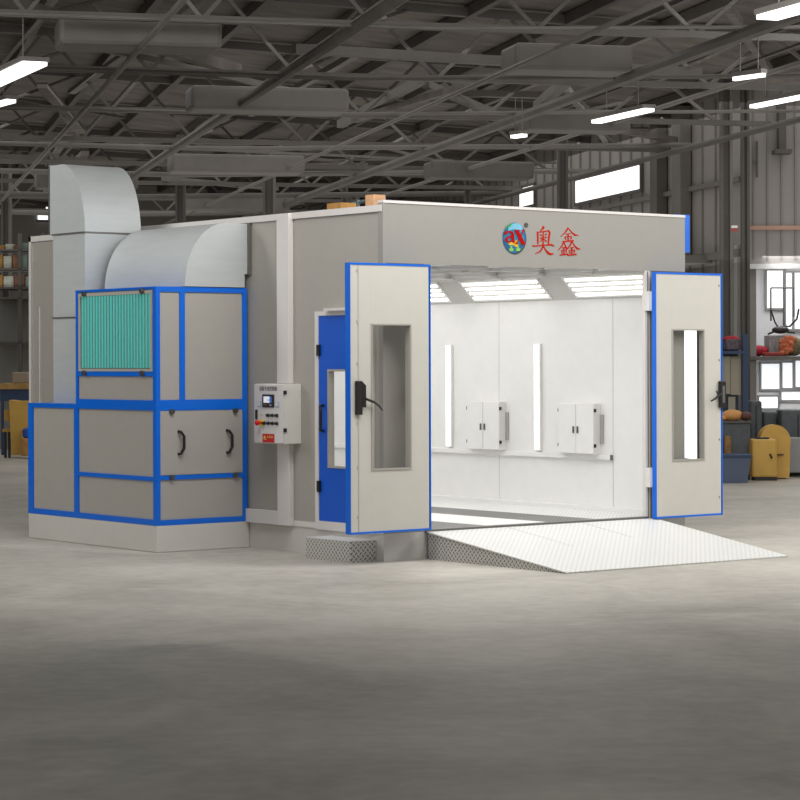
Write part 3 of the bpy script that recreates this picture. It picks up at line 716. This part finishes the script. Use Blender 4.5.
bs = MB(VM); bs.box(RX - .05, RX + .05, DX + .2, DB, 0, 3.7); bs.box(RX, 12, DX + .2, DB, 3.6, 3.72); setting(bs, 'wall_bay_side', mat('bay_side', (176, 176, 176), .6))
mz = MB(VM); mz.box(RX + .06, 9, DX - .02, DB, zp(361, DX), zp(357.5, DX)); setting(mz, 'floor_mezzanine', steel_l)
def bay_window(px0, px1, py0, py1, n, m=sky_m, mull=()):
    a, b_ = rp(px0, DB), rp(px1, DB); lo, hi = zp(py1, DB), zp(py0, DB)
    w = MB(VM); w.box(a, b_, DB - .03, DB - .01, lo, hi); o = tag(w.build('window_%d' % n, m), kind='structure')
    f = MB(VM); e = .035
    f.box(a - e, a, DB - .06, DB, lo - e, hi + e); f.box(b_, b_ + e, DB - .06, DB, lo - e, hi + e); f.box(a, b_, DB - .06, DB, hi, hi + e); f.box(a, b_, DB - .06, DB, lo - e, lo)
    for x in mull: f.box(rp(x, DB) - .02, rp(x, DB) + .02, DB - .06, DB, lo, hi)
    f.build('window_frame', mat('bay_frame', (128, 128, 130), .5), o)
soft = mat('milky_pane', (226, 230, 234), emit=(232, 236, 240), strength=.75)
bay_window(767, 784, 272, 309, 5); bay_window(786, 812, 274, 330, 6, soft, (793,)); bay_window(761, 779, 365, 390, 7, soft)
bay_window(782, 792, 364, 389, 8, soft); bay_window(795, 815, 362, 388, 9, soft); bay_window(759, 777, 398, 409, 10); bay_window(781, 815, 393, 401, 11, soft)
q = MB(VM)
for a, b_ in (((771, 289), (795, 289)), ((771, 289), (771, 322)), ((784, 272), (784, 330)), ((794, 274), (794, 318))):
    q.tube([(rp(a[0], DX + 1), DX + 1, zp(a[1], DX + 1)), (rp(b_[0], DX + 1), DX + 1, zp(b_[1], DX + 1))], .018, 6)
tag(q.build('pipe_rack', steel), 'thin grey pipe framework standing on the mezzanine in front of the bright pane', 'pipe frame')
DM = DX + .5
def yard(name, m, px0, px1, py0, py1, d, dep, label, cat, group=None, bevel=.02, parent=None):
    q = MB(VM); q.box(rp(px0, d), rp(px1, d), d, d + dep, zp(py1, d), zp(py0, d)); o = q.build(name, m, parent, bevel=bevel)
    if parent is None: tag(o, label, cat, group)
    return o
zm = zp(357.3, DM)
def mezz(px0, px1, h0, h1, d=DM): return (px0, px1)
q = MB(VM); r0 = rp(769, DM)
q.box(r0, rp(791, DM), DM, DM + .5, zm, zm + .34); mc = q.build('mesh_crate', mat('crate_grey', (150, 150, 150), .7, noise=.35, nscale=25)); tag(mc, 'grey wire mesh crate on the mezzanine at the right edge', 'crate')
q = MB(VM)
c0 = rp(781, DM - .05); zc = zm + .36
q.tube([(rp(768, DM), DM, zc), (rp(775, DM), DM, zc + .05), (c0, DM, zc + .12), (rp(790, DM), DM, zc + .13), (rp(797, DM), DM, zc + .25), (rp(799, DM), DM, zc + .42)], .018, 6)
q.tube([(rp(771, DM), DM, zc + .4), (rp(775, DM), DM, zc + .2), (c0, DM, zc + .05), (rp(795, DM), DM, zc + .02)], .014, 6); q.ball((c0, DM, zc + .07), .09, (1.6, .8, .7))
tag(q.build('cable_tangle', dark), 'tangle of black cables lying on top of the mesh crate', 'cable')
q = MB(VM); q.ball((rp(759, DM), DM + .1, zm + .09), .13, (1.4, 1, .7)); tag(q.build('red_bundle', mat('cloth_red', (176, 40, 56), .8, noise=.3)), 'crumpled red bundle on the mezzanine edge left of the mesh crate', 'bundle')
q = MB(VM)
for k in range(9): q.ball((rp(782 + k * 1.3, DM - .3), DM - .3 + (k % 3) * .05, zm + .05 + (k * 37 % 11) * .022), .05 + (k % 3) * .012, (1.1, 1, .9 + (k % 2) * .4), 8)
tag(q.build('orange_bundle', mat('cloth_orange', (176, 96, 62), .9, noise=.6, nscale=14)), 'orange bundle in front of the mesh crate', 'bundle')
q = MB(VM); q.ball((rp(795, DM - .2), DM - .1, zm + .16), .16, (1, .8, 1)); tag(q.build('rag_heap', mat('rag_olive', (112, 104, 76), .9, noise=.4, nscale=18)), 'heap of mottled rags at the right end of the mezzanine', 'rags')
yard('red_tray', mat('tray_red', (150, 48, 40), .7, noise=.3, nscale=12), 764, 782, 353.5, 357.3, DM - .35, .25, 'low red tray along the mezzanine edge', 'tray')

# ---- things on the hall floor at the right
navy = mat('navy_steel', (46, 66, 98), .6); cream = mat('cream_board', (176, 168, 150), .7); slate = mat('slate_cabinet', (84, 88, 92), .6, noise=.2, nscale=6)
yel = mat('machine_yellow', (206, 164, 78), .55, noise=.08, nscale=4); yel_d = mat('machine_yellow_dark', (178, 140, 60), .55)
D1 = 36.0
rk = thing('storage_rack', VM @ Vector((rp(733, D1), D1, 0)), 'tall navy blue storage rack with cream boards beside the right door leaf', 'rack')
for (a, b_) in ((717, 722), (743, 748)):
    q = MB(VM); q.box(rp(a, D1), rp(b_, D1), D1, D1 + .1, 0, zp(335, D1)); q.build('upright', navy, rk)
for py in (352, 421):
    q = MB(VM); q.box(rp(717, D1), rp(748, D1), D1 - .02, D1 + .5, zp(py + 3, D1), zp(py, D1)); q.build('shelf', navy, rk)
q = MB(VM); q.box(rp(722, D1), rp(743, D1), D1 + .5, D1 + .52, .1, zp(340, D1)); q.build('back_panel', mat('rack_back', (70, 76, 88), .7, noise=.4, nscale=7), rk)
for (a, b_, c, e, dd) in ((723, 732, 357, 395, .2), (733, 743, 357, 396, .25), (731, 738, 398, 420, .3)):
    q = MB(VM); q.box(rp(a, D1), rp(b_, D1), D1 + dd, D1 + dd + .02, zp(e, D1), zp(c, D1))
    tag(q.build('cream_board', cream), {723: 'cream board standing in the navy rack, the narrower upper one', 733: 'cream board standing in the navy rack, upper right one', 731: 'short cream board at the bottom of the navy rack'}[a], 'board')
yard('wire_basket', mat('basket_mix', (96, 84, 92), .8, noise=.5, nscale=30), 726, 741, 340, 351, D1 + .1, .3, 'small mottled wire basket on top of the navy rack', 'basket')
q = MB(VM); q.ball((rp(733, D1), D1 + .2, zp(340, D1)), .09, (1.5, 1, .6)); tag(q.build('red_cloth', 'cloth_red'), 'red cloth lying in the basket on top of the navy rack', 'cloth')
wb = thing('work_bench', VM @ Vector((rp(736, 35.2), 35.2, 0)), 'dark slate work bench below the navy rack', 'bench')
q = MB(VM); q.box(rp(716, 35.2), rp(750, 35.2), 35.2, 35.9, .10, zp(424, 35.2)); q.build('bench_body', slate, wb)
q = MB(VM); q.box(rp(715, 35.2), rp(751, 35.2), 35.15, 35.92, zp(424, 35.2), zp(422, 35.2)); q.build('bench_top', steel, wb)
q = MB(VM); q.box(rp(716, 35.2), rp(750, 35.2), 35.25, 35.85, 0, .1); q.build('bench_foot', dark, wb)
yard('tan_sack', mat('sack_tan', (150, 112, 70), .9, noise=.3, nscale=10), 725, 731, 437, 456, 35.0, .14, 'narrow tan sack leaning on the front of the slate bench', 'sack')
q = MB(VM); z = zp(422, 35.2)
q.ball((rp(733, 35.3), 35.4, z + .08), .13, (1.3, 1, .7)); tag(q.build('tan_bag', mat('bag_tan', (206, 150, 90), .8)), 'tan bag lying on the slate work bench', 'bag')
q = MB(VM); q.ball((rp(721, 35.3), 35.35, z + .04), .07, (1.5, 1, .6)); tag(q.build('orange_cloth', mat('cloth_amber', (226, 150, 50), .8)), 'orange cloth at the left end of the slate bench', 'cloth')
q = MB(VM); q.ball((rp(746, 35.3), 35.35, z + .07), .09, (1, 1, .8)); tag(q.build('brown_pot', mat('pot_brown', (92, 56, 48), .6)), 'small dark brown pot on the right end of the slate bench', 'pot')
bn = thing('storage_bin', VM @ Vector((rp(735, 34.4), 34.4, 0)), 'low blue-grey storage bin on the floor in front of the slate bench', 'bin')
q = MB(VM); pts = [(rp(717, 34.2), 34.2, 0), (rp(747, 34.2), 34.2, 0), (rp(751, 34.2), 34.2, zp(457, 34.2)), (rp(716, 34.2), 34.2, zp(457, 34.2))]; q.prism(pts, (0, .6, 0)); q.build('bin_body', mat('bin_blue', (82, 94, 116), .6), bn)
q = MB(VM); q.box(rp(715, 34.2), rp(752, 34.2), 34.17, 34.83, zp(458, 34.2), zp(456, 34.2)); q.build('bin_rim', navy, bn)
cbs = [(750, 762, 402, 470, 36.4, 'tall slate grey cabinet behind the yellow machine, left one'), (763, 790, 413, 470, 36.75, 'wide slate grey cabinet behind the yellow machine'), (781, 815, 411, 440, 36.4, 'slate grey machine case at the right edge above the pale block')]
for (a, b_, c, e, dd, lb) in cbs:
    t = thing('steel_cabinet', VM @ Vector((rp((a + b_) / 2, dd), dd, 0)), lb, 'cabinet')
    q = MB(VM); q.box(rp(a, dd), rp(b_, dd), dd, dd + .5, 0.0, zp(c, dd)); q.build('cabinet_body', slate, t, bevel=.03)
    q = MB(VM); m_ = (a + b_) / 2; q.box(rp(m_, dd) - .01, rp(m_, dd) + .01, dd - .012, dd, .12, zp(c + 5, dd)); q.build('door_gap', dark, t)
yard('pale_block', mat('pale_grey_block', (150, 152, 154), .7), 787, 830, 439, 474, 35.9, .4, 'pale grey block at the right edge beside the yellow machine', 'block')
ym = thing('yellow_machine', VM @ Vector((rp(771, 35), 35, 0)), 'yellow floor machine with a round drum standing near the hall right wall', 'machine')
dd = 34.9
q = MB(VM); cxx = rp(774.5, dd + .5); rr_ = rp(790, dd + .5) - cxx; cz_ = zp(443, dd + .5); pts = [(cxx + rr_ * math.cos(a), dd + .45, max(.05, cz_ + rr_ * 1.12 * math.sin(a))) for a in [PI * 2 * k / 36 for k in range(36)] if math.sin(a) > -.2]
pts = [(cxx + rr_ * .93, dd + .45, .05)] + pts[pts.index(min(pts, key=lambda p: (p[0] - cxx - rr_) ** 2 + (p[2] - cz_ + .1) ** 2)):] if False else pts
pts = [(cxx + rr_ * math.cos(a), dd + .45, cz_ + rr_ * 1.1 * math.sin(a)) for a in [PI * k / 24 - .25 for k in range(0, 28)]]
pts += [(cxx - rr_ * .9, dd + .45, .02), (cxx + rr_ * .9, dd + .45, .02)]
q.prism(pts, (0, .35, 0)); q.build('drum', yel, ym)
q = MB(VM); q.box(rp(775, dd), rp(788, dd), dd + .40, dd + .44, zp(457.5, dd), zp(456.5, dd)); q.build('drum_seam', dark, ym)
q = MB(VM); q.box(rp(752, dd), rp(777, dd), dd, dd + .42, .05, zp(440.5, dd)); q.build('case', yel, ym, bevel=.03)
q = MB(VM); q.box(rp(755, dd), rp(777, dd), dd + .02, dd + .40, 0, .06); q.build('foot', dark, ym)
q = MB(VM); q.box(rp(757, dd), rp(770, dd), dd + .1, dd + .25, zp(440.5, dd), zp(438.8, dd)); q.build('top_grip', dark, ym)
q = MB(VM); q.tube([(rp(769.5, dd), dd - .02, zp(455, dd)), (rp(771.5, dd), dd - .02, zp(459.5, dd))], .015, 6); q.build('latch', dark, ym)
# red and white sign on the column wall
yard('wall_sign', mat('sign_red', (150, 70, 66), .6), 731.5, 738.5, 229, 232.5, 35.9, .03, 'tiny red sign plate with white top on the grey wall by the tall column', 'sign', bevel=0)
yard('sign_strip', wh, 732, 738, 226.5, 229, 35.9, .03, 'tiny white plate directly above the red sign plate', 'sign', bevel=0)
q = MB(VM); r_ = rp(760, 37.3); q.box(r_ - .01, r_ + .01, 37.5, 37.56, zp(178, 37.5), zp(142, 37.5)); q.box(r_ - .07, r_ + .02, 37.5, 37.56, zp(163, 37.5), zp(161.5, 37.5))
tag(q.build('wall_bracket', steel), 'thin dark cross-shaped bracket on the upper wall at the right', 'bracket')
q = MB(VM); q.box(rp(783, 37), rp(790, 37), 37.3, 37.55, zp(150, 37), zp(100, 37)); q.box(rp(778, 37), rp(795, 37), 37.2, 37.55, zp(153, 37), zp(149, 37)); tag(q.build('wall_hopper', steel_d), 'dark hanging duct stub on the upper wall at the right edge', 'duct')

# ---- left edge of the hall: rack, desk, yellow machine
D2 = 45.5
lr = thing('pallet_rack', VM @ Vector((rp(6, D2 + 2), D2 + 2, 0)), 'tall grey pallet rack with orange and white cartons at the left edge', 'rack')
D3 = D2 + 2
for px in (-6, 18, 41):
    q = MB(VM); q.box(rp(px, D3), rp(px, D3) + .08, D3, D3 + .08, 0, zp(232, D3)); q.build('upright', steel, lr)
for py in (248, 267, 286, 296, 340):
    q = MB(VM); q.box(rp(-8, D3), rp(43, D3), D3, D3 + .9, zp(py + 2, D3), zp(py, D3)); q.build('shelf', steel, lr)
q = MB(VM); q.box(rp(-8, D3), rp(43, D3), D3 + .95, D3 + 1.0, 0, zp(296, D3)); q.build('back_panel', mat('rack_panel', (132, 130, 126), .7), lr)
cart = [mat('carton_orange', (178, 132, 70), .8, noise=.3, nscale=6), mat('carton_white', (180, 182, 170), .8, noise=.3, nscale=6), mat('carton_brown', (136, 96, 70), .8, noise=.3, nscale=6), mat('carton_green', (120, 140, 130), .8)]
words = ['orange', 'white', 'brown', 'grey-green']
rowname = {248: 'top', 267: 'second', 286: 'third'}
ci = 0
for py, hh in ((248, 8), (267, 14), (286, 15)):
    xx = -4; pos = 0
    while xx < 33:
        wd = random.choice((6, 8, 10)); c = (ci * 5 + py) % 4
        q = MB(VM); q.box(rp(xx, D3), rp(xx + wd, D3), D3 + .1, D3 + .7, zp(py, D3), zp(py - hh + random.random() * 4, D3))
        tag(q.build('carton', cart[c]), '%s carton on the %s shelf of the left pallet rack, box %s from the left' % (words[c], rowname[py], ['first', 'second', 'third', 'fourth', 'fifth', 'sixth', 'seventh'][pos]), 'carton', 'cartons on the pallet rack')
        xx += wd + 1; ci += 1; pos += 1
dk = thing('side_desk', VM @ Vector((rp(15, D2), D2, 0)), 'navy desk with tan top behind the left yellow machine', 'desk')
q = MB(VM); q.box(rp(0, D2), rp(30, D2), D2, D2 + .7, zp(400, D2), zp(388, D2)); q.build('drawer_case', navy, dk)
q = MB(VM); q.box(rp(0, D2), rp(30, D2), D2 - .05, D2 + .75, zp(388, D2), zp(382, D2)); q.build('desk_top', mat('desk_tan', (170, 136, 80), .7, noise=.3), dk)
for px in (1, 27):
    q = MB(VM); q.box(rp(px, D2), rp(px + 2, D2), D2, D2 + .1, 0, zp(400, D2)); q.build('leg', navy, dk)
yard('beige_case', mat('case_beige', (150, 138, 120), .7), 12, 29, 371, 382, D2 + .2, .4, 'beige case standing on the tan desk top', 'case')
ly = thing('yellow_cart', VM @ Vector((rp(18, 44), 44, 0)), 'tall yellow machine cover at the left edge, beside the blue-framed cabinet', 'machine')
d4 = 44.
q = MB(VM); pts = [(9, 399), (18, 400), (29, 399.5), (28, 427), (21, 430), (19, 454), (11, 454), (10, 425)]
q.prism([(rp(a, d4), d4, zp(b_, d4)) for a, b_ in pts], (0, .5, 0)); q.build('cover', yel, ly)
q = MB(VM); q.box(rp(3, d4), rp(10, d4), d4 + .1, d4 + .5, zp(420, d4), zp(409, d4)); q.build('side_box', yel_d, ly)
q = MB(VM); q.box(rp(1, d4), rp(10, d4), d4 + .1, d4 + .5, zp(431, d4), zp(428, d4)); q.build('rail', yel_d, ly)
for px in (2, 6): 
    q = MB(VM); q.box(rp(px, d4), rp(px + 2, d4), d4 + .2, d4 + .3, 0, zp(431, d4)); q.build('leg', dark, ly)
yard('blue_bucket', mat('bucket_blue', (40, 80, 170), .5), 22, 31, 427, 437, 43.6, .3, 'blue bucket on a tan crate at the left edge', 'bucket', bevel=.05)
yard('tan_crate', cart[0], 21, 33, 437, 455, 43.6, .4, 'tan crate beneath the blue bucket at the left edge', 'crate')
q = MB(VM); q.box(rp(-20, 49), rp(34, 49), 49, 49.1, 0, zp(300, 49)); setting(q, 'wall_partition', mat('partition_grey', (150, 148, 146), .7))

# ---- odds and ends on the booth roof
q = MB(); q.box(.12, .26, .30, .42, 3.122, 3.335); tag(q.build('wooden_crate', mat('crate_wood', (206, 160, 120), .8, noise=.2)), 'small pale wooden crate on the booth roof close to the front corner', 'crate')
q = MB(); q.box(.12, .30, .80, 1.02, 3.122, 3.29); tag(q.build('orange_carton', cart[0]), 'orange carton on the booth roof, left of the wooden crate', 'carton')
q = MB(); q.tube([(.4, .5, 3.31), (.4, .75, 3.32), (.4, 1.0, 3.30)], .012, 8); q.tube([(.4, .5, 3.12), (.4, .5, 3.34)], .016, 8); q.tube([(.4, .9, 3.12), (.4, .9, 3.33)], .014, 8)
tag(q.build('roof_pipework', mat('pipe_teal', (110, 130, 136), .4, .4)), 'low grey pipework on the booth roof near the front corner', 'pipe')

# ================================================================== LIGHTS
def area(name, loc, target, sx, sy, power, col=(1, 1, 1), spread=PI):
    l = bpy.data.lights.new(name, 'AREA'); l.shape = 'RECTANGLE'; l.size = sx; l.size_y = sy; l.energy = power; l.color = col; l.spread = spread
    o = bpy.data.objects.new(name, l); COL.objects.link(o); o.location = loc
    o.rotation_euler = (Vector(target) - Vector(loc)).to_track_quat('-Z', 'Y').to_euler(); return o
V = lambda r, d, z: VM @ Vector((r, d, z))
area('front_fill', V(1.5, 18.6, 5.8), V(1, 23.2, .9), 9, 2.5, 440, (1, .99, .975))  # unseen area light, added to brighten the booth faces from the front
area('left_fill', V(-8, 22, 5.6), V(-4, 25, .6), 1.5, 6, 260, (1, .99, .975))  # added out of view to brighten the floor left of the booth
area('right_fill', V(7, 24, 5.6), V(5.5, 26, 0), 2, 9, 520, (1, .99, .975))  # added out of view to lift the floor right of the booth
area('hall_lamps', V(-2, 43, 5.95), V(-2, 43, 0), 16, 30, 1100, (1, .98, .95))
area('bay_fill', V(7, 38.6, 3.5), V(7, 38.6, 0), 3, 1.2, 60)  # area light without a fixture, added to brighten the bay wall
area('bay_lower_fill', V(7, 38.6, 1.8), V(7, 38.9, 0), 3, 1.0, 50)  # added below the mezzanine, where the bay is otherwise unlit
area('roof_fill', V(-1, 42, 3.4), V(-1, 42, 6), 12, 34, 470, (1, .97, .93))  # added fill hidden behind the booth, facing up to brighten the roof
area('booth_lamps', (1.9, 3.3, 2.66), (1.9, 3.3, 0), 2.6, 5.8, 74)
w = bpy.data.worlds.new('world'); SC.world = w; w.use_nodes = True
w.node_tree.nodes['Background'].inputs[0].default_value = (1, .985, .96, 1); w.node_tree.nodes['Background'].inputs[1].default_value = .25

# ================================================================== CAMERA
cam = bpy.data.cameras.new('camera'); co = bpy.data.objects.new('camera', cam); COL.objects.link(co)
cam.sensor_width = 36; cam.lens = 36 * 2320.07 / 800; cam.shift_y = -(400 - 362.093) / 800; cam.clip_end = 200
right = RT; up = Vector((0, 0, 1)); roll = .003
# roll: image content turned by -0.003 rad about the view axis
R2 = right * math.cos(roll) + up * -math.sin(roll); U2 = up * math.cos(roll) + right * math.sin(roll)
m = Matrix.Identity(4)
for i, v in enumerate((R2, U2, -FW)): m[0][i], m[1][i], m[2][i] = v
m.translation = (CX, CY, CZ); co.matrix_world = m
SC.camera = co
vs = SC.view_settings; vs.view_transform = 'Standard'; vs.look = 'None'; vs.exposure = 0; vs.gamma = 1; vs.use_curve_mapping = False
try: SC.display_settings.display_device = 'sRGB'
except Exception: pass
SC.cycles.max_bounces = 8; SC.cycles.diffuse_bounces = 4; SC.cycles.transparent_max_bounces = 8; SC.cycles.use_denoising = True
